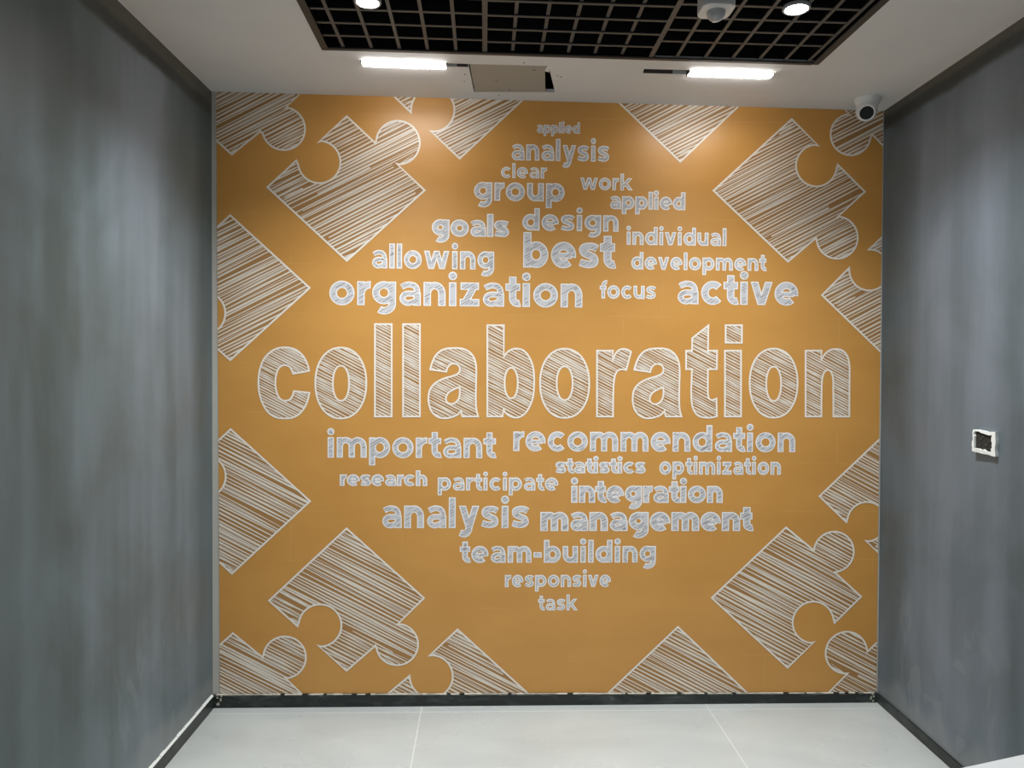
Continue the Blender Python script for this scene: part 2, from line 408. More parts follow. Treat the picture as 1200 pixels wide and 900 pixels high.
LETTERS=[
    ('c',[[(-1.0071, 1.4016, 1), (-1.0141, 1.4307), (-1.0305, 1.4612), (-1.0562, 1.4854), (-1.0818, 1.495), (-1.1074, 1.4976), (-1.14, 1.4922), (-1.1679, 1.4755), (-1.1934, 1.4457), (-1.2087, 1.4033), (-1.2142, 1.3516), (-1.2095, 1.3046), (-1.1955, 1.2623), (-1.1722, 1.2272), (-1.1419, 1.2085), (-1.1023, 1.204), (-1.0697, 1.2089), (-1.0417, 1.2279), (-1.0184, 1.2634), (-1.0055, 1.3107, 1), (-1.0689, 1.3173, 1), (-1.0745, 1.2984), (-1.0847, 1.2833), (-1.1024, 1.2771), (-1.1211, 1.2816), (-1.1351, 1.3004), (-1.143, 1.3286), (-1.1449, 1.3521), (-1.1422, 1.3803), (-1.1329, 1.4086), (-1.119, 1.4209), (-1.1027, 1.4239), (-1.0864, 1.4174), (-1.077, 1.402), (-1.0723, 1.3889, 1)]]),
    ('o',[[(-0.7715, 1.3529), (-0.7738, 1.3165), (-0.781, 1.2852), (-0.7927, 1.258), (-0.8085, 1.2357), (-0.8278, 1.2191), (-0.8501, 1.2088), (-0.8761, 1.2052), (-0.902, 1.2085), (-0.9244, 1.2185), (-0.9437, 1.2349), (-0.9596, 1.257), (-0.9714, 1.284), (-0.9787, 1.3152), (-0.9813, 1.3514), (-0.9789, 1.3876), (-0.9718, 1.4188), (-0.9601, 1.4459), (-0.9444, 1.4682), (-0.9251, 1.4848), (-0.9029, 1.4951), (-0.877, 1.4987), (-0.8511, 1.4955), (-0.8287, 1.4856), (-0.8093, 1.4693), (-0.7934, 1.4473), (-0.7815, 1.4203), (-0.7741, 1.3892)], [(-0.8428, 1.3514), (-0.8442, 1.327), (-0.8486, 1.307), (-0.8556, 1.2916), (-0.8647, 1.2819), (-0.8758, 1.2785), (-0.887, 1.2817), (-0.8961, 1.2914), (-0.9032, 1.3067), (-0.9077, 1.3266), (-0.9093, 1.3509), (-0.9078, 1.3753), (-0.9035, 1.3953), (-0.8965, 1.4107), (-0.8874, 1.4204), (-0.8763, 1.4238), (-0.8651, 1.4206), (-0.856, 1.411), (-0.8489, 1.3957), (-0.8444, 1.3758)]]),
    ('l',[[(-0.737, 1.5971, 1), (-0.668, 1.5978, 1), (-0.6663, 1.2144, 1), (-0.7355, 1.214, 1)]]),
    ('l',[[(-0.621, 1.5982, 1), (-0.5514, 1.5989, 1), (-0.5494, 1.2151, 1), (-0.6192, 1.2147, 1)]]),
    ('a',[[(-0.5079, 1.4111, 1), (-0.4991, 1.442), (-0.4828, 1.4729), (-0.4546, 1.4944), (-0.4121, 1.5009), (-0.3695, 1.4975), (-0.341, 1.4812), (-0.3228, 1.4529), (-0.3163, 1.415), (-0.3169, 1.3533), (-0.3174, 1.2867), (-0.3142, 1.244), (-0.3069, 1.2164, 1), (-0.3733, 1.216, 1), (-0.3792, 1.2388, 1), (-0.3961, 1.2221), (-0.4198, 1.2124), (-0.4481, 1.208), (-0.4766, 1.2145), (-0.5003, 1.2357), (-0.5114, 1.2642), (-0.5144, 1.295), (-0.5079, 1.3282), (-0.4868, 1.3544), (-0.4538, 1.3727), (-0.4161, 1.3843), (-0.3925, 1.3954), (-0.3845, 1.4121), (-0.3903, 1.4286), (-0.4069, 1.4361), (-0.4235, 1.4331), (-0.4352, 1.4197), (-0.4408, 1.4022, 1)], [(-0.385, 1.3385, 1), (-0.4063, 1.3303), (-0.4322, 1.3135), (-0.442, 1.2907), (-0.4367, 1.2755), (-0.4201, 1.268), (-0.3988, 1.2767), (-0.3862, 1.2982)]]),
    ('b',[[(-0.2716, 1.597, 1), (-0.2028, 1.5977, 1), (-0.2018, 1.4672, 1), (-0.1868, 1.4863), (-0.1678, 1.4979), (-0.1465, 1.5009), (-0.1202, 1.4935), (-0.0962, 1.4666), (-0.0806, 1.4287), (-0.0745, 1.3835), (-0.0746, 1.3359), (-0.0799, 1.293), (-0.0935, 1.2572), (-0.1133, 1.2284), (-0.1418, 1.213), (-0.1704, 1.2172), (-0.1919, 1.2313), (-0.2016, 1.247, 1), (-0.2052, 1.217, 1), (-0.2689, 1.2166, 1)], [(-0.1429, 1.3573), (-0.144, 1.3359), (-0.1475, 1.3184), (-0.1532, 1.3049), (-0.1606, 1.2963), (-0.1698, 1.2934), (-0.179, 1.2962), (-0.1866, 1.3047), (-0.1925, 1.3181), (-0.1962, 1.3356), (-0.1977, 1.357), (-0.1966, 1.3783), (-0.1931, 1.3959), (-0.1874, 1.4093), (-0.1799, 1.4179), (-0.1708, 1.4209), (-0.1616, 1.418), (-0.154, 1.4096), (-0.1481, 1.3962), (-0.1443, 1.3787)]]),
    ('o',[[(0.1572, 1.3583), (0.1551, 1.3225), (0.1483, 1.2915), (0.1369, 1.2647), (0.1215, 1.2427), (0.1026, 1.2263), (0.0806, 1.2162), (0.0551, 1.2127), (0.0295, 1.2159), (0.0074, 1.2258), (-0.0118, 1.2419), (-0.0276, 1.2637), (-0.0394, 1.2904), (-0.0468, 1.3211), (-0.0495, 1.3568), (-0.0474, 1.3926), (-0.0405, 1.4234), (-0.0292, 1.4501), (-0.0138, 1.472), (0.0051, 1.4884), (0.0269, 1.4986), (0.0524, 1.5022), (0.0779, 1.499), (0.1, 1.4892), (0.1193, 1.4732), (0.1351, 1.4514), (0.147, 1.4248), (0.1544, 1.3941)], [(0.0872, 1.358), (0.0859, 1.3343), (0.0816, 1.3149), (0.0747, 1.2999), (0.0656, 1.2905), (0.0544, 1.2872), (0.0431, 1.2903), (0.0338, 1.2997), (0.0266, 1.3145), (0.022, 1.3339), (0.0203, 1.3576), (0.0216, 1.3812), (0.0259, 1.4006), (0.0328, 1.4156), (0.0419, 1.425), (0.0531, 1.4284), (0.0643, 1.4252), (0.0736, 1.4159), (0.0808, 1.401), (0.0855, 1.3817)]]),
    ('r',[[(0.1884, 1.4953, 1), (0.2561, 1.4958, 1), (0.2541, 1.4529, 1), (0.2658, 1.4816), (0.2801, 1.498), (0.2983, 1.5039), (0.3175, 1.5002), (0.3321, 1.4917, 1), (0.3127, 1.4151, 1), (0.2944, 1.4178), (0.2776, 1.4129), (0.2668, 1.3956), (0.2604, 1.3574), (0.2586, 1.2999), (0.259, 1.2195, 1), (0.1912, 1.2191, 1)]]),
    ('a',[[(0.3467, 1.4163, 1), (0.3554, 1.4475), (0.3716, 1.4787), (0.3997, 1.5004), (0.4422, 1.507), (0.4849, 1.5036), (0.5136, 1.4871), (0.5319, 1.4585), (0.5386, 1.4202), (0.5384, 1.3579), (0.5383, 1.2907), (0.5417, 1.2475), (0.5492, 1.2211, 1), (0.4826, 1.2208, 1), (0.4767, 1.2438, 1), (0.4598, 1.2269), (0.4362, 1.2171), (0.4078, 1.2127), (0.3793, 1.2192), (0.3553, 1.2407), (0.3441, 1.2679), (0.341, 1.299), (0.3472, 1.3326), (0.3682, 1.3591), (0.4011, 1.3775), (0.4389, 1.3893), (0.4624, 1.4005), (0.4703, 1.4173), (0.4644, 1.434), (0.4477, 1.4415), (0.4312, 1.4385), (0.4195, 1.425), (0.414, 1.4073, 1)], [(0.4702, 1.3435, 1), (0.449, 1.3352), (0.4231, 1.3183), (0.4134, 1.2952), (0.4188, 1.2799), (0.4355, 1.2723), (0.4568, 1.2811), (0.4693, 1.3027)]]),
    ('t',[[(0.6587, 1.6057, 1), (0.6581, 1.4993, 1), (0.6969, 1.4997, 1), (0.697, 1.4219, 1), (0.6592, 1.4216, 1), (0.6595, 1.3602), (0.6606, 1.3169), (0.6667, 1.2963), (0.6803, 1.2916), (0.6968, 1.298, 1), (0.7002, 1.2234, 1), (0.6774, 1.2175), (0.6483, 1.2173), (0.6215, 1.2244), (0.6018, 1.2469), (0.5922, 1.2781), (0.5892, 1.3213), (0.59, 1.3789), (0.5914, 1.4211, 1), (0.5662, 1.4209, 1), (0.5652, 1.4985, 1), (0.5904, 1.4987, 1), (0.5906, 1.5514, 1)]]),
    ('i',[[(0.7318, 1.6074, 1), (0.8013, 1.6081, 1), (0.8023, 1.5342, 1), (0.7329, 1.5336, 1)], [(0.7304, 1.5, 1), (0.7989, 1.5006, 1), (0.8029, 1.2225, 1), (0.7342, 1.2221, 1)]]),
    ('o',[[(1.0434, 1.3653), (1.0415, 1.3292), (1.0349, 1.298), (1.0238, 1.271), (1.0086, 1.2488), (0.9898, 1.2322), (0.9681, 1.222), (0.9427, 1.2185), (0.9173, 1.2217), (0.8952, 1.2317), (0.876, 1.248), (0.8602, 1.27), (0.8483, 1.2968), (0.8408, 1.3278), (0.8379, 1.3639), (0.8397, 1.3999), (0.8464, 1.431), (0.8575, 1.4579), (0.8726, 1.48), (0.8913, 1.4965), (0.913, 1.5068), (0.9383, 1.5104), (0.9637, 1.5072), (0.9857, 1.4974), (1.005, 1.4812), (1.0208, 1.4593), (1.0328, 1.4324), (1.0404, 1.4014)], [(0.9725, 1.3619), (0.9715, 1.3375), (0.9675, 1.3175), (0.9611, 1.3021), (0.9525, 1.2923), (0.9419, 1.2889), (0.9312, 1.2922), (0.9223, 1.3018), (0.9154, 1.3171), (0.9109, 1.3371), (0.9091, 1.3615), (0.9101, 1.3859), (0.9141, 1.4059), (0.9205, 1.4213), (0.9291, 1.431), (0.9397, 1.4344), (0.9504, 1.4312), (0.9592, 1.4216), (0.9662, 1.4063), (0.9707, 1.3863)]]),
    ('n',[[(1.0757, 1.503, 1), (1.1442, 1.5036, 1), (1.1434, 1.464, 1), (1.1601, 1.4907), (1.1819, 1.5068), (1.2064, 1.5108), (1.2335, 1.5053), (1.255, 1.4828), (1.2649, 1.4466), (1.2667, 1.4032), (1.2672, 1.3451), (1.2688, 1.2251, 1), (1.1999, 1.2247, 1), (1.1976, 1.335), (1.1952, 1.3881), (1.1859, 1.4146), (1.1735, 1.4218), (1.1589, 1.4144), (1.1496, 1.3878), (1.147, 1.3347), (1.1484, 1.2244, 1), (1.0802, 1.224, 1)]]),
]

# ------------------------------------------------------------------ the mural (flat print on the end wall)
def clip(poly):
    out = list(poly)
    R = SHEET
    n = len(R)
    for i in range(n):
        ax, ay = R[i]; bx, by = R[(i + 1) % n]
        ins = lambda p: (bx - ax) * (p[1] - ay) - (by - ay) * (p[0] - ax) <= 1e-9
        res = []
        for j in range(len(out)):
            p, q = out[j], out[(j + 1) % len(out)]
            ip, iq = ins(p), ins(q)
            if ip: res.append(p)
            if ip != iq:
                dp = (bx - ax) * (p[1] - ay) - (by - ay) * (p[0] - ax)
                dq = (bx - ax) * (q[1] - ay) - (by - ay) * (q[0] - ax)
                t = dp / (dp - dq)
                res.append((p[0] + t * (q[0] - p[0]), p[1] + t * (q[1] - p[1])))
        out = res
        if len(out) < 3: return None
    return out
class Flat(MB):
    flat = True
    def poly(s, pts, y, mi=0):
        p = clip(pts)
        if not p: return
        a = sum(p[i][0] * p[(i + 1) % len(p)][1] - p[(i + 1) % len(p)][0] * p[i][1] for i in range(len(p)))
        if a < 0: p = p[::-1]
        s.face([(q[0], y, q[1]) for q in p], mi)
Y_OUT, Y_FILL, Y_HATCH, Y_LINE = -.0019, -.0022, -.0025, -.0028
def sub(a, b): return (a[0] - b[0], a[1] - b[1])
def norm(a):
    l = math.hypot(*a) or 1e-9
    return (a[0] / l, a[1] / l)
def dedupe(pts):
    out = [pts[0]]
    for p in pts[1:]:
        if math.dist(p, out[-1]) > 1e-6: out.append(p)
    return out
def offsets(pts, hw, closed):
    n = len(pts); L = []; Rr = []
    for i in range(n):
        p = pts[i]
        a = pts[i - 1] if (closed or i > 0) else None
        c = pts[(i + 1) % n] if (closed or i < n - 1) else None
        d1 = norm(sub(p, a)) if a is not None else norm(sub(c, p))
        d2 = norm(sub(c, p)) if c is not None else d1
        n1 = (-d1[1], d1[0]); n2 = (-d2[1], d2[0])
        m = norm((n1[0] + n2[0], n1[1] + n2[1]))
        k = min(1 / max(m[0] * n1[0] + m[1] * n1[1], .35), 2.4) * hw
        L.append((p[0] + m[0] * k, p[1] + m[1] * k)); Rr.append((p[0] - m[0] * k, p[1] - m[1] * k))
    return L, Rr
def ribbon(b, pts, hw, y, mi, closed=True):
    L, Rr = offsets(pts, hw, closed)
    n = len(pts)
    for i in range(n if closed else n - 1):
        j = (i + 1) % n
        b.poly([L[i], L[j], Rr[j], Rr[i]], y - (i % 3) * 1e-5, mi)
def spans(contours, o, d, union=False):
    """parameter intervals of the line o + t d inside the contours"""
    nx, ny = -d[1], d[0]
    def cross(ct):
        ts = []
        for i in range(len(ct)):
            p, q = ct[i], ct[(i + 1) % len(ct)]
            a = (p[0] - o[0]) * nx + (p[1] - o[1]) * ny
            c = (q[0] - o[0]) * nx + (q[1] - o[1]) * ny
            if (a < 0) != (c < 0):
                t = a / (a - c)
                ts.append((p[0] + t * (q[0] - p[0]) - o[0]) * d[0] + (p[1] + t * (q[1] - p[1]) - o[1]) * d[1])
        return sorted(ts)
    if not union:
        ts = sorted(sum((cross(c) for c in contours), []))
        return [(ts[i], ts[i + 1]) for i in range(0, len(ts) - 1, 2)]
    iv = []
    for c in contours:
        ts = cross(c); iv += [(ts[i], ts[i + 1]) for i in range(0, len(ts) - 1, 2)]
    iv.sort(); out = []
    for a, c in iv:
        if out and a <= out[-1][1]: out[-1] = (out[-1][0], max(c, out[-1][1]))
        else: out.append((a, c))
    return out
def fill(b, contours, y, mi):
    tris = tessellate_polygon([[Vector((p[0], p[1], 0)) for p in c] for c in contours])
    flatp = [p for c in contours for p in c]
    for t in tris: b.poly([flatp[i] for i in t], y, mi)
def hatch(b, contours, ang, pitch, tmin, tmax, y, mi, rng, union=False, keep=1.0, broken=0.0, zig=0.0):
    ca, sa = math.cos(ang), math.sin(ang)
    allp = [p for c in contours for p in c]
    v = [-p[0] * sa + p[1] * ca for p in allp]
    s = min(v) + pitch * .4; y0 = y; cnt = 0
    while s < max(v):
        cnt += 1; y = y0 - (cnt % 4) * 2e-5
        a2 = ang + rng.uniform(-.018, .018)
        d = (math.cos(a2), math.sin(a2))
        cx = sum(p[0] for p in allp) / len(allp); cy = sum(p[1] for p in allp) / len(allp)
        t0 = cx * ca + cy * sa
        o = (-s * sa + t0 * ca, s * ca + t0 * sa)
        th = rng.uniform(tmin, tmax)
        for a, c in spans(contours, o, d, union):
            if rng.random() > keep: continue
            if broken and rng.random() < broken:
                l = c - a; a += rng.random() * .4 * l; c -= rng.random() * .4 * l
            if c - a < 1e-4: continue
            e0, e1 = th * rng.uniform(.45, 1.0), th * rng.uniform(.45, 1.0)
            nx, ny = -d[1], d[0]
            mid = (a + c) / 2 + rng.uniform(-.2, .2) * (c - a)
            P = lambda t, w: (o[0] + d[0] * t + nx * w, o[1] + d[1] * t + ny * w)
            b.poly([P(a, -e0 / 2), P(mid, -th / 2), P(c, -e1 / 2), P(c, e1 / 2), P(mid, th / 2), P(a, e0 / 2)], y, mi)
            if zig and rng.random() < zig:            # return stroke of the scribble
                w = pitch * rng.uniform(.55, .9); q = tmin * .45
                o2 = (o[0] + nx * w, o[1] + ny * w)
                fit = [(max(a, g0), min(c, g1)) for g0, g1 in spans(contours, o2, d, union) if min(c, g1) - max(a, g0) > .5 * (c - a)]
                if fit:
                    a3, c3 = fit[0]
                    if rng.random() < .5: b.poly([P(a, 0), P(a, q), P(c3, w), P(c3, w - q)], y - .0001, mi)
                    else: b.poly([P(c, 0), P(c, q), P(a3, w), P(a3, w - q)], y - .0001, mi)
        s += pitch * rng.uniform(.78, 1.22)

mural = thing('wall_mural', 'orange printed mural with a word cloud and puzzle pieces covering the end wall', 'wall mural')
b = MB()
n = 4; k = 0
b.v = [(x, -.0015, z) for x, z in SHEET] + [(x, 0.0005, z) for x, z in SHEET]
b.f = [(0, 1, 2, 3), (7, 6, 5, 4)] + [(i, (i + 1) % 4, 4 + (i + 1) % 4, 4 + i) for i in range(4)]; b.m = [0] * 6
o = b.build('printed_sheet', M['mural'], mural)

# puzzle pieces: four corners (top, right, bottom, left); a knob or socket as a circle on some edges
def piece_contour(cor, feats):
    pts = []
    for e in range(4):
        pts.append(cor[e])
        if e in feats:
            cc, j1, j2 = feats[e]
            r = .5 * (math.dist(cc, j1) + math.dist(cc, j2))
            # order the two junctions along the edge
            ev = sub(cor[(e + 1) % 4], cor[e])
            if (j1[0] - cor[e][0]) * ev[0] + (j1[1] - cor[e][1]) * ev[1] > (j2[0] - cor[e][0]) * ev[0] + (j2[1] - cor[e][1]) * ev[1]: j1, j2 = j2, j1
            a1 = math.atan2(j1[1] - cc[1], j1[0] - cc[0]); a2 = math.atan2(j2[1] - cc[1], j2[0] - cc[0])
            da = (a2 - a1) % (2 * PI)
            if da < PI: da -= 2 * PI                    # the long way round
            n = 30
            pts.append(j1)
            for i in range(1, n): pts.append((cc[0] + r * math.cos(a1 + da * i / n), cc[1] + r * math.sin(a1 + da * i / n)))
            pts.append(j2)
    return pts
def islands(b):
    """a piece cut in two by the edge of the wall shows as two printed pieces"""
    n = len(b.f); par = list(range(n))
    def find(i):
        while par[i] != i: par[i] = par[par[i]]; i = par[i]
        return i
    bb = []
    for f in b.f:
        xs = [b.v[i][0] for i in f]; zs = [b.v[i][2] for i in f]
        bb.append((min(xs), max(xs), min(zs), max(zs)))
    for i in range(n):
        for j in range(i):
            p, q = bb[i], bb[j]
            if p[0] <= q[1] + .001 and q[0] <= p[1] + .001 and p[2] <= q[3] + .001 and q[2] <= p[3] + .001: par[find(i)] = find(j)
    out = {}
    for i in range(n): out.setdefault(find(i), []).append(i)
    res = []
    for fs in out.values():
        c = Flat()
        for i in fs: c.face([b.v[k] for k in b.f[i]], b.m[i])
        res.append(c)
    return res
for n, (cor, feats, dr) in enumerate(PIECES):
    rng = random.Random(100 + n)
    ct = piece_contour(cor, feats)
    b = Flat(); fill(b, [ct], Y_OUT, 2)
    hatch(b, [ct], math.radians(27.5) * dr, .0140, .0046, .0086, Y_HATCH, 1, rng, broken=.04, zig=.6)
    ribbon(b, ct, .0038, Y_LINE, 0)
    for isl in islands(b): isl.build('puzzle_piece', [M['ink_cream'], M['ink_hatch'], M['ink_brown']], mural)

# the big word: outlined letters
def smooth(pts):
    """closed contour through the points, corners kept where flagged"""
    n = len(pts); out = []
    for i in range(n):
        p0, p1, p2, p3 = pts[i - 1], pts[i], pts[(i + 1) % n], pts[(i + 2) % n]
        out.append((p1[0], p1[1]))
        c1, c2 = len(p1) > 2, len(p2) > 2
        if c1 and c2: continue
        l = math.hypot(p2[0] - p1[0], p2[1] - p1[1])
        m1 = ((p2[0] - p0[0]) / 2, (p2[1] - p0[1]) / 2); m2 = ((p3[0] - p1[0]) / 2, (p3[1] - p1[1]) / 2)
        sc1 = l / (math.hypot(*m1) or 1); sc2 = l / (math.hypot(*m2) or 1)
        m1 = (m1[0] * min(sc1, 1.3), m1[1] * min(sc1, 1.3)); m2 = (m2[0] * min(sc2, 1.3), m2[1] * min(sc2, 1.3))
        if c1: m1 = (1.5 * (p2[0] - p1[0]) - .5 * m2[0], 1.5 * (p2[1] - p1[1]) - .5 * m2[1])
        if c2: m2 = (1.5 * (p2[0] - p1[0]) - .5 * m1[0], 1.5 * (p2[1] - p1[1]) - .5 * m1[1])
        for k in (1, 2, 3, 4):
            t = k / 5
            h = (2*t**3 - 3*t**2 + 1, t**3 - 2*t**2 + t, -2*t**3 + 3*t**2, t**3 - t**2)
            out.append(tuple(h[0]*p1[a] + h[1]*m1[a] + h[2]*p2[a] + h[3]*m2[a] for a in (0, 1)))
    return out
big = bpy.data.objects.new('lettering', None)
big.parent = mural; C.objects.link(big)
big['label'] = 'largest word, collaboration, in hatched outline letters across the middle'
for n, (ch, cts) in enumerate(LETTERS):
    rng = random.Random(300 + n)
    b = Flat(); cs = [smooth(c) for c in cts]
    if ch == 'i':
        for c in cs: fill(b, [c], Y_OUT, 2)
    else: fill(b, cs, Y_OUT, 2)
    hatch(b, cs, math.radians(-27), .0102, .0036, .0066, Y_HATCH, 1, rng, zig=.35)
    for c in cs: ribbon(b, c, .0036, Y_LINE, 0)
    b.build('letter', [M['ink_cream'], M['ink_hatch'], M['ink_brown']], big)

# the small words: a round geometric bold built from strokes (x-height = 1)
def arc(cx, cy, rx, ry, a0, a1, n=18):
    return [(cx + rx * math.cos(math.radians(a0 + (a1 - a0) * i / n)), cy + ry * math.sin(math.radians(a0 + (a1 - a0) * i / n))) for i in range(n + 1)]
def crv(P, n=6):
    out = []
    for i in range(len(P) - 1):
        p0, p1, p2, p3 = P[max(i - 1, 0)], P[i], P[i + 1], P[min(i + 2, len(P) - 1)]
        for k in range(n):
            t = k / n
            out.append(tuple(.5 * ((2 * p1[a]) + (p2[a] - p0[a]) * t + (2 * p0[a] - 5 * p1[a] + 4 * p2[a] - p3[a]) * t * t + (3 * p1[a] - p0[a] - 3 * p2[a] + p3[a]) * t ** 3) for a in (0, 1)))
    return out + [P[-1]]
def glyph(ch, w):
    """list of ('s', points) strokes, ('o', points) closed strokes, ('c', x, y, r) dots, ('d', x0,y0,x1,y1) flat-cut diagonals; and the advance"""
    h = w / 2; T = 1 - h; B = h
    ry = .5 - h + .015; rx = .575 - h
    A = 1.37; D = -.37
    if ch == 'o': return [('o', arc(.52, .5, .52 - h, ry, 0, 360, 36)[:-1])], 1.04
    if ch == 'b': return [('s', [(h, 0), (h, A)]), ('o', arc(.525, .5, .495 - h, ry, 0, 360, 36)[:-1])], 1.02
    if ch == 'd': return [('s', [(1.02 - h, 0), (1.02 - h, A)]), ('o', arc(.495, .5, .495 - h, ry, 0, 360, 36)[:-1])], 1.02
    if ch == 'p': return [('s', [(h, D), (h, 1)]), ('o', arc(.525, .5, .495 - h, ry, 0, 360, 36)[:-1])], 1.02
    if ch == 'g': return [('o', arc(.485, .53, .485 - h, ry - .03, 0, 360, 36)[:-1]),
                          ('s', [(.99 - h, 1), (.99 - h, .4)] + arc(.50, .08, .49 - h, .46 - h, 0, -128, 16))], .99
    if ch == 'c': return [('s', arc(.50, .5, .50 - h, ry, 42, 318, 30))], .90
    if ch == 'e': return [('s', arc(.51, .5, .51 - h, ry, -14, 312, 36)), ('s', [(h, .475), (1.00 - h, .475)], .72)], 1.02
    if ch == 'a':
        k = .80; hh = h * k; yb = .63 - hh; bb = hh - .012; cy = (yb + bb) / 2; ra = (yb - bb) / 2
        return [('s', [(.92 - h, 0), (.92 - h, .56)]), ('s', [(.92 - h, .5), (.92 - h, .58)] + arc(.92 - h - .27, .60, .27, 1.01 - hh - .60, 0, 62, 8)[1:] + crv([(.92 - h - .27 + .127, .60 + (.41 - hh) * .883), (.43, 1.012 - hh), (.26, .975 - hh), (.12, .90 - hh)], 5)[1:], k),
                ('s', [(.92 - h, yb), (.44, yb)] + arc(.40, cy, .40 - h, ra, 90, 270, 16) + [(.50, bb + .02), (.92 - h, bb + .10)], k)], .92
    if ch == 'f': return [('s', [(.15 + h, 0), (.15 + h, 1.02)] + arc(.15 + h + .26, 1.02, .26, .37 - h + .01, 180, 78, 10)), ('s', [(0, T - .02), (.56, T - .02)])], .57
    if ch == 'i': return [('s', [(h + .03, 0), (h + .03, 1)]), ('c', h + .03, 1.27, h * 1.16)], w + .06
    if ch == 'l': return [('s', [(h, 0), (h, A)])], w
    if ch == 'k': return [('s', [(h, 0), (h, A)]), ('d', .82, 1, .18, .28), ('d', .40, .62, .88, 0)], 1.0
    if ch == 'n': return [('s', [(h, 0), (h, 1)]), ('s', arc(.46, .52, .46 - h, .48 - h + .01, 180, 0, 18) + [(.92 - h, 0)])], .92
    if ch == 'h': return [('s', [(h, 0), (h, A)]), ('s', arc(.46, .52, .46 - h, .48 - h + .01, 180, 0, 18) + [(.92 - h, 0)])], .92
    if ch == 'm': return [('s', [(h, 0), (h, 1)]), ('s', arc(.44, .54, .44 - h, .46 - h + .01, 180, 0, 18) + [(.88 - h, 0)]),
                          ('s', arc(1.32 - w, .54, .44 - h, .46 - h + .01, 180, 0, 18) + [(1.76 - w - h, 0)])], 1.76 - w
    if ch == 'r': return [('s', [(h, 0), (h, 1)]), ('s', arc(.52, .45, .52 - h, .55 - h + .01, 180, 84, 12))], .57
    if ch == 's': return [('s', crv([(.75, .76), (.60, T), (.40, T + .012), (.21, .80), (.16, .70), (.23, .585), (.42, .51), (.60, .43), (.665, .30), (.60, .19), (.41, B - .012), (.23, B + .01), (.05, .23)]), .9)], .81
    if ch == 't': return [('s', [(.15 + h, 1.27), (.15 + h, .36)] + arc(.15 + h + .23, .36, .23, .36 - h + .01, 180, 292, 12)), ('s', [(0, T - .02), (.62, T - .02)])], .64
    if ch == 'u': return [('s', [(.92 - h, 0), (.92 - h, 1)]), ('s', [(h, 1)] + arc(.46, .48, .46 - h, .48 - h + .01, 180, 360, 18))], .92
    if ch == 'v': return [('d', h + .04, 1, .51, 0), ('d', .98 - h, 1, .51, 0)], 1.02
    if ch == 'w': return [('d', h + .03, 1, .45, 0), ('d', .77, 1, .45, 0), ('d', .77, 1, 1.09, 0), ('d', 1.51 - h, 1, 1.09, 0)], 1.54
    if ch == 'y': return [('d', h + .04, 1, .52, 0), ('d', .98 - h, 1, .47, -.12), ('s', crv([(.53, .02), (.46, -.14), (.37, -.235), (.25, -.255), (.10, -.20)], 4))], 1.02
    if ch == 'z': return [('s', [(.03, T), (.80, T)]), ('s', [(.0, B), (.82, B)]), ('d', .63, 1 - w * .3, .19, w * .3)], .83
    if ch == '-': return [('s', [(.02, .47), (.50, .47)])], .52
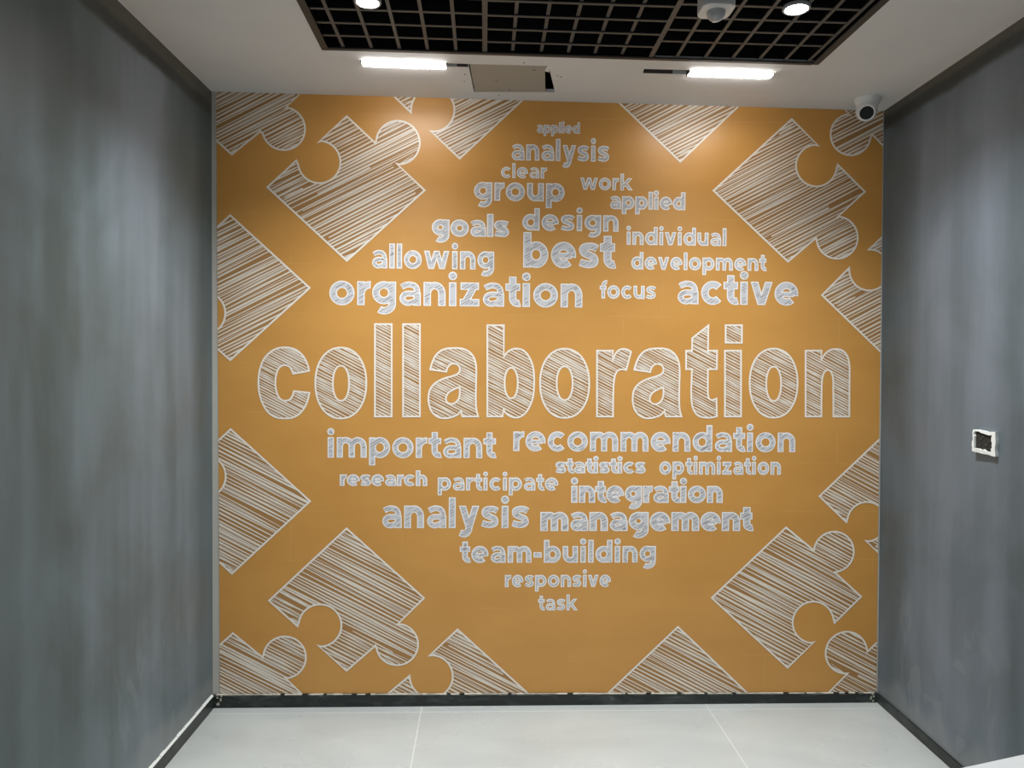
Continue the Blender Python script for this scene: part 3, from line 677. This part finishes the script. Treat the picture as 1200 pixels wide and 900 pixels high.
def word(text, u0, u1, zb, xh, w, n):
    rng = random.Random(500 + n)
    w = min(w + .02, .37); gap = .11 if w < .34 else .05
    adv = [glyph(c, w)[1] for c in text]
    tot = sum(adv) + gap * (len(text) - 1)
    for c0, c1 in zip(text, text[1:]):                     # tuck open pairs together
        if c0 + c1 in ('rt', 'ta', 'to', 'wo', 'ro', 'ra', 'vi', 've', 'ys', 'fo', 'ct', 'ti', 'te', 'rg', 're', 'rc', 'at', 'st', 'it', 'nt', 'lv', 'iv', 'ev'): tot -= .06
    sx = (u1 - u0) / tot
    rim = min(.0040 / xh, .085)
    b = Flat(); inner = []
    x = 0; layer = 0
    for i, ch in enumerate(text):
        if i and text[i - 1] + ch in ('rt', 'ta', 'to', 'wo', 'ro', 'ra', 'vi', 've', 'ys', 'fo', 'ct', 'ti', 'te', 'rg', 're', 'rc', 'at', 'st', 'it', 'nt', 'lv', 'iv', 'ev'): x -= .06
        g, a = glyph(ch, w)
        X = lambda p: (u0 + (x + p[0]) * sx, zb + p[1] * xh)
        for pr in g:
            layer += 1
            for lay, red in ((0, 0.0), (1, rim)):
                y = (Y_OUT if lay == 0 else Y_FILL) - layer * 6e-6
                hw = w / 2 * (pr[2] if pr[0] == 's' and len(pr) > 2 else 1) - red
                if pr[0] in 'so':
                    pts = dedupe(list(pr[1]))
                    if pr[0] == 's' and red:
                        for e, f in ((0, 1), (-1, -2)):
                            d = norm(sub(pts[f], pts[e])); l = math.dist(pts[f], pts[e])
                            q = min(red, l * .9); pts[e] = (pts[e][0] + d[0] * q, pts[e][1] + d[1] * q)
                    cl = pr[0] == 'o'
                    L, R_ = offsets(pts, hw, cl)
                    m_ = len(pts)
                    for q in range(m_ if cl else m_ - 1):
                        j = (q + 1) % m_
                        b.poly([X(L[q]), X(L[j]), X(R_[j]), X(R_[q])], y, lay)
                        if lay: inner.append([X(L[q]), X(L[j]), X(R_[j]), X(R_[q])])
                elif pr[0] == 'c':
                    pts = [X(p) for p in arc(pr[1], pr[2], (pr[3] - red) * max(1, xh / sx) if False else pr[3] - red, pr[3] - red, 0, 360, 20)[:-1]]
                    b.poly(pts, y, lay)
                    if lay: inner.append(pts)
                else:
                    _, x0, y0, x1, y1 = pr
                    sn = abs(y1 - y0) / math.hypot(x1 - x0, y1 - y0)
                    k = hw / sn * .97
                    if y0 > y1: ya, yb = y0 - red, y1 + red
                    fa = (y0 - ya) / (y0 - y1); fb = (y0 - yb) / (y0 - y1)
                    xa = x0 + (x1 - x0) * fa; xb = x0 + (x1 - x0) * fb
                    pts = [X((xa - k, ya)), X((xb - k, yb)), X((xb + k, yb)), X((xa + k, ya))]
                    b.poly(pts, y, lay)
                    if lay: inner.append(pts)
        x += a + gap
    p = max(.0080, xh * .10)
    hatch(b, inner, math.radians(30), p, .0020, .0046 if xh > .07 else .0032, Y_HATCH, 2, rng, union=True, keep=.68, broken=.8)
    o = b.build('lettering', [M['ink_white'], M['ink_fill'], M['ink_mark']], mural)
    o['label'] = 'white hatched word reading ' + text
for n, wd in enumerate(WORDS): word(*wd, n)

# ------------------------------------------------------------------ ceiling fittings
tilt = Matrix.Rotation(math.atan(.00796), 4, 'Y')
def on_ceiling(name, label, cat, x, y, dz=0.0, group=None):
    o = thing(name, label, cat, (x, y, zc(x) + dz), 0, group)
    o.rotation_euler = (0, math.atan(.00796), 0)
    return o

# open cell grid: dark edge frame, two runners, cell panels
grid = thing('cell_grid_ceiling', 'black open cell grid set into the white ceiling opening', 'ceiling grid', (0, 0, 0))
def cz(z): return lambda x, y, zz: (x, y, zc(x) + zz)
F = cz(0)
b = MB()
for x0, x1, y0, y1 in ((GX0 - .004, GX0 + .020, GY0, GY1), (GX1 - .020, GX1 + .004, GY0 - .01, GY1 - .006),
                       (GX0 + .020, GX1 - .020, GY1 - .018, GY1 - .001), (GX0 + .020, GX1 - .020, GY0 - .006, GY0 + .012)):
    b.box(x0, x1, y0, y1, -.003, .002, 0, F)                     # flange
for x0, x1, y0, y1 in ((GX0, GX0 + .003, GY0, GY1), (GX1 - .003, GX1, GY0 - .01, GY1 - .006),
                       (GX0, GX1, GY1 - .004, GY1 - .002), (GX0, GX1, GY0, GY0 + .003)):
    b.box(x0, x1, y0, y1, .002, .060, 1, F)                      # web
b.build('edge_frame', [M['frame_metal'], M['black_metal']], grid)
def slat(b, x0, x1, y0, y1, zf, hgt, flange):
    """flange facing down and a black web above it"""
    b.box(x0, x1, y0, y1, zf, zf + .0025, 0, F)
    if x1 - x0 < y1 - y0:
        c = (x0 + x1) / 2; b.box(c - .003, c + .003, y0, y1, zf + .0025, zf + hgt, 1, F)
    else:
        c = (y0 + y1) / 2; b.box(x0, x1, c - .003, c + .003, zf + .0025, zf + hgt, 1, F)
RUN = (-.2890, .3015)
for rx in RUN:
    b = MB(); slat(b, rx - .0085, rx + .0085, GY0 + .012, GY1 - .018, .002, .055, 0)
    b.build('runner', [M['slat_face'], M['black_metal']], grid)
cols = {0: [-.7845, -.6860, -.5880, -.4900, -.3905], 1: [-.1905, -.0895, .0058, .1010, .1975], 2: [.3930, .4940, .5925, .6900, .7830, .8690]}
xe = {0: (GX0 + .020, RUN[0] - .0085), 1: (RUN[0] + .0085, RUN[1] - .0085), 2: (RUN[1] + .0085, GX1 - .020)}
rows = {0: (-.5490, .0960), 1: (-.5450, .0970), 2: (-.5870, .0870)}
for mcol in (0, 1, 2):
    y0, st = rows[mcol]
    ys = []
    y = y0
    while y > GY0 + .05: ys.append(y); y -= st
    for seg in range(3):                                          # three panels one behind the other
        part = ys[seg * 6:(seg + 1) * 6] if seg < 2 else ys[12:]
        if not part: continue
        ya = GY1 - .018 if seg == 0 else part[0] + st * .5
        yb = part[-1] - st * .5 if seg < 2 and len(ys) > (seg + 1) * 6 else GY0 + .012
        b = MB()
        low_rows = mcol == 1
        for x in cols[mcol]:
            slat(b, x - .0058, x + .0058, yb, ya, .0085 if low_rows else .0035, .048, 0)
        for y in part:
            x1 = xe[mcol][1] - (.010 if mcol == 2 else 0)
            slat(b, xe[mcol][0], x1, y - .0055, y + .0055, .0030 if low_rows else .0062, .048, 0)
        b.build('cell_panel', [M['slat_face'], M['black_metal']], grid)

# round downlights in the grid
def downlight(x, y, label):
    t = on_ceiling('downlight', label, 'ceiling light', x, y, .001, 'round downlights in the cell grid')
    b = MB(); b.lathe([(.034, .004), (.041, .004), (.042, -.002), (.040, -.006), (.034, -.006)], 36, 0, False, False)
    b.build('trim_ring', M['grey_plastic'], t, True)
    b = MB(); b.lathe([(.0001, -.0075), (.020, -.007), (.034, -.0045), (.034, .003)], 36, 0, False, True)
    b.build('diffuser', M['lamp'], t, True)
    b = MB(); b.lathe([(.034, .004), (.036, .02), (.036, .075), (.030, .08)], 36, 0, True, True)
    b.build('housing', M['black_metal'], t, True)
    l = bpy.data.lights.new('downlight_beam', 'SPOT')
    l.energy = SPOT_W; l.spot_size = math.radians(140); l.spot_blend = 1.0; l.shadow_soft_size = .034; l.color = (.92, .97, 1)
    lo = bpy.data.objects.new('downlight_beam', l); C.objects.link(lo); lo.parent = t; lo.location = (0, 0, -.012)
    return t
downlight(-.6461, -.8130, 'round lit downlight in the left part of the black ceiling grid')
downlight(.6612, -.8611, 'round lit downlight in the right part of the black ceiling grid, beyond the motion sensor')


# motion sensor under the grid
t = on_ceiling('motion_sensor', 'white square motion sensor with a half dome lens hanging below the ceiling grid', 'sensor', .3630, -1.030, 0)
def squircle(r, ch, n=6):
    P = []
    for q in range(4):
        a0 = q * PI / 2
        cx, cy = [(1, 1), (-1, 1), (-1, -1), (1, -1)][q]
        for i in range(n + 1):
            a = a0 + i * PI / 2 / n
            P.append((cx * (r - ch) + ch * math.cos(a), cy * (r - ch) + ch * math.sin(a)))
    return P
b = MB(); k = 0
b.prism(squircle(.046, .024), -.100, -.02)
b.build('base', M['white_plastic'], t, False, None, .003)
b = MB(); b.lathe([(.0265 * math.cos(a * PI / 2 / 10), -.100 - .0265 * math.sin(a * PI / 2 / 10)) for a in range(11)][:-1] + [(.0006, -.1265)], 32, 0, True, True)
b.build('dome_lens', M['grey_plastic'], t, True)
b = MB(); b.lathe([(.012, -.021), (.012, .050)], 16)
b.build('stem', M['black_metal'], t, True)

# linear lamps in their slots
def linear_lamp(label, pts, slot, x0, x1, yc, ang):
    t = on_ceiling('linear_light', label, 'ceiling light', (x0 + x1) / 2, yc, -.003, 'linear lamps in the ceiling slots')
    t.rotation_euler = (0, math.atan(.00796), ang)
    L = (x1 - x0) / 2
    n = 10; r = .0255
    sec = [(r * math.cos(PI + PI * i / n), .22 * r * math.sin(PI + PI * i / n)) for i in range(n + 1)]
    b = MB(); st = 14
    xs = [-L] + [-L + .018 * (1 - math.cos(PI / 2 * i / 5)) for i in range(1, 5)]
    ring = []
    ends = [(-L, .8), (-L + .003, 1), (L - .003, 1), (L, .8)]
    k = 0
    for x, f in ends: b.v += [(x, y * f, z * f) for y, z in sec] + [(x, 0, .004)]
    m_ = n + 2
    for a in range(len(ends) - 1):
        for i in range(m_):
            j = (i + 1) % m_
            b.f.append((a * m_ + i, a * m_ + j, (a + 1) * m_ + j, (a + 1) * m_ + i)); b.m.append(0)
    b.f.append(tuple(range(m_))); b.m.append(0)
    b.f.append(tuple((len(ends) - 1) * m_ + i for i in range(m_))); b.m.append(0)
    b.build('diffuser', M['led'], t, True)
    for e in (-1, 1):  # caps added to keep the diffuser's end glow out of the slot
        b = MB(); xa, xb = sorted((e * L, e * (L + .004)))
        b.box(xa, xb, -.024, .024, -.0042, .030); b.build('end_cap', M['channel'], t)
    sx0, sx1, sy0, sy1 = slot
    b = MB(); cx = (x0 + x1) / 2
    b.box(sx0 - cx, sx1 - cx, sy0 - yc, sy1 - yc, .033, .036)                 # top of the channel
    b.box(sx0 - cx, sx1 - cx, sy0 - yc - .003, sy0 - yc, .0035, .036)
    b.box(sx0 - cx, sx1 - cx, sy1 - yc, sy1 - yc + .003, .0035, .036)
    b.build('channel', M['channel'], t)
    return t
linear_lamp('bright linear lamp left of the loose ceiling board', None, (-.735, -.352, -.3605, -.3335), -.737, -.432, -.344, 0.005)
linear_lamp('bright linear lamp at the right end of its slot, towards the corner camera', None, (.302, .784, -.363, -.326), .470, .782, -.345, 0.0)

# loose piece of plasterboard in the cut-out
t = on_ceiling('ceiling_board', 'loose beige plasterboard offcut closing the hole in the ceiling', 'ceiling board', -.19, -.22, 0)
q = [(-.3445, -.3585), (-.0770, -.3620), (-.0600, -.3500), (-.0640, -.3120), (-.0470, -.1150), (-.0440, -.1000), (-.3270, -.0805), (-.3360, -.2000)]
b = MB(); b.prism([(x + .19, y + .22) for x, y in q], .0015, .0125)
b.build('board', M['board'], t)
b = MB()
b.prism([(-.0600 + .19, -.350 + .22), (-.0560 + .19, -.3640 + .22), (-.0500 + .19, -.335 + .22), (-.0470 + .19, -.300 + .22), (-.0645 + .19, -.312 + .22)], .0015, .009)
b.build('paper_flap', M['ceiling'], t)
# screw marks and filler marks on the ceiling
rnd = random.Random(9)
b = MB()
for x, y in ((-.1465, -.3876), (-.105, -.3238), (-.2446, -.204), (-.3652, -.2628), (-.3677, -.1918), (-.0150, -.2766), (.000, -.2647), (-.2318, -.0560), (-.493, -.3021), (-.19, -.115)):
    r = .0032 + rnd.random() * .0016; n = 9
    P = [(x + r * (1 + .3 * rnd.random()) * math.cos(2 * PI * i / n), y + r * (.8 + .4 * rnd.random()) * math.sin(2 * PI * i / n)) for i in range(n)]
    b.face([(px, py, zc(px) - .0006) for px, py in P])
struct(b.build('trim_2', M['stain']))

# turret camera in the right corner
t = on_ceiling('security_camera', 'white turret security camera on the ceiling in the far right corner', 'camera', 1.257, -.133, 0)
b = MB(); b.lathe([(.049, 0), (.050, -.004), (.049, -.010), (.045, -.020), (.040, -.032), (.037, -.040), (.036, -.044), (.030, -.044)], 44, 0, True, True)
b.build('mount_base', M['camera_white'], t, True)
vd = Vector((-1.53, -3.0, -1.02)).normalized()
ax = (vd + Vector((.05, 0, -.26))).normalized()
rotm = ax.to_track_quat('Z', 'Y').to_matrix().to_4x4()
ball_c = Vector((-.009, -.012, -.054))
mwb = Matrix.Translation(ball_c) @ rotm
b = MB(); R0 = .0385
b.lathe([(.0005, -R0)] + [(R0 * math.sin(a), -R0 * math.cos(a)) for a in [PI * i / 22 for i in range(1, 16)]] + [(.0305, .0232)], 44, 0, True, True)
b.build('ball_housing', M['camera_white'], t, True, mwb)
b = MB(); b.lathe([(.0315, .0215), (.0330, .0262), (.0318, .0300), (.0285, .0310), (.0262, .0292), (.0262, .0240)], 40, 0, False, False)
b.build('lens_ring', M['camera_white'], t, True, mwb)
b = MB(); b.lathe([(.0263, .0234), (.0263, .0282), (.018, .0290), (.0005, .0298)], 36, 0, True, True)
b.build('lens', M['lens_black'], t, True, mwb)
b = MB(); b.lathe([(.0395, -.004), (.0405, .002), (.0385, .006)], 40, 0, False, False)
b.build('collar', M['camera_white'], t, True, mwb)
b = MB(); b.box(-.0465, -.0425, -.012, -.006, -.0135, -.007)
b.build('screw', M['lens_black'], t)

# open electrical box on the right wall
yw = -.705; xw = 1.397 + .0225 * yw + (1.416 + .027 * yw - 1.397 - .0225 * yw) * (1 - 1.185 / 2.5)
t = thing('junction_box', 'open white electrical back box with ragged plaster edge on the right wall', 'electrical box', (xw, yw, 1.185), math.radians(1.3))
rnd = random.Random(21)
Yo0, Yo1, Zo0, Zo1 = -.060, .050, -.038, .039       # near (-) to far (+)
def jag(c, a): return c + rnd.uniform(-a, a)
outer = []; inn = []
n = 7
corn_o = [(Yo0, Zo0 - .004), (Yo1 + .004, Zo0 + .004), (Yo1, Zo1 - .001), (Yo0, Zo1)]
corn_i = [(-.043, -.029), (.043, -.024), (.043, .032), (-.044, .027)]
for cs, lst, a in ((corn_o, outer, .0022), (corn_i, inn, .0035)):
    for i in range(4):
        p, q = cs[i], cs[(i + 1) % 4]
        for k in range(n):
            f = k / n
            lst.append((jag(p[0] + (q[0] - p[0]) * f, a if k else .0008), jag(p[1] + (q[1] - p[1]) * f, a if k else .0008)))
b = MB(); N = len(outer); d = .013
b.v = [(-d, y, z) for y, z in outer] + [(-d - .001, y, z) for y, z in inn] + [(.012, y * .98, z * .98) for y, z in outer] + [(-.0075, y * .98, z * .98) for y, z in inn]
for i in range(N):
    j = (i + 1) % N
    b.f += [(i, j, N + j, N + i), (i, j, 2 * N + j, 2 * N + i), (N + i, N + j, 3 * N + j, 3 * N + i)]; b.m += [0, 0, 0]
b.build('box_rim', M['white_filler'], t, True)
b = MB(); b.v = [(-.0078, y, z) for y, z in inn]; b.f = [tuple(range(N))]; b.m = [0]
for yy, zz, s in ((-.012, -.008, .006), (.014, .010, .005), (.002, .018, .004), (.018, -.012, .004), (-.026, .004, .004)):
    b.box(-.0100, -.0078, yy - s, yy + s, zz - s * .6, zz + s * .6, 1)
b.build('box_inside', [M['dark_box'], M['frame_metal']], t)

# white desk whose corner shows at the bottom right
t = thing('desk', 'white desk top, only its corner showing at the bottom right', 'desk', (0, 0, 0))
ex, ey = (.6676 - .5362), (-1.8806 + 1.9203)
l = math.hypot(ex, ey); ex, ey = ex / l, ey / l
t.location = (.5362 - .12 * ex, -1.9203 - .12 * ey, 0); t.rotation_euler = (0, 0, math.atan2(ey, ex))
b = MB(); b.box(0, .70, -.60, 0, .722, .75)
b.build('desk_top', M['desk'], t, False, None, .002)
for x, y in ((.03, -.03), (.67, -.03), (.03, -.57), (.67, -.57)):
    b = MB(); b.box(x - .02, x + .02, y - .02, y + .02, 0, .722)
    b.build('leg', M['desk'], t, False, None, .002)
b = MB(); b.box(.05, .65, -.58, -.562, .45, .722)
b.build('modesty_panel', M['desk'], t)
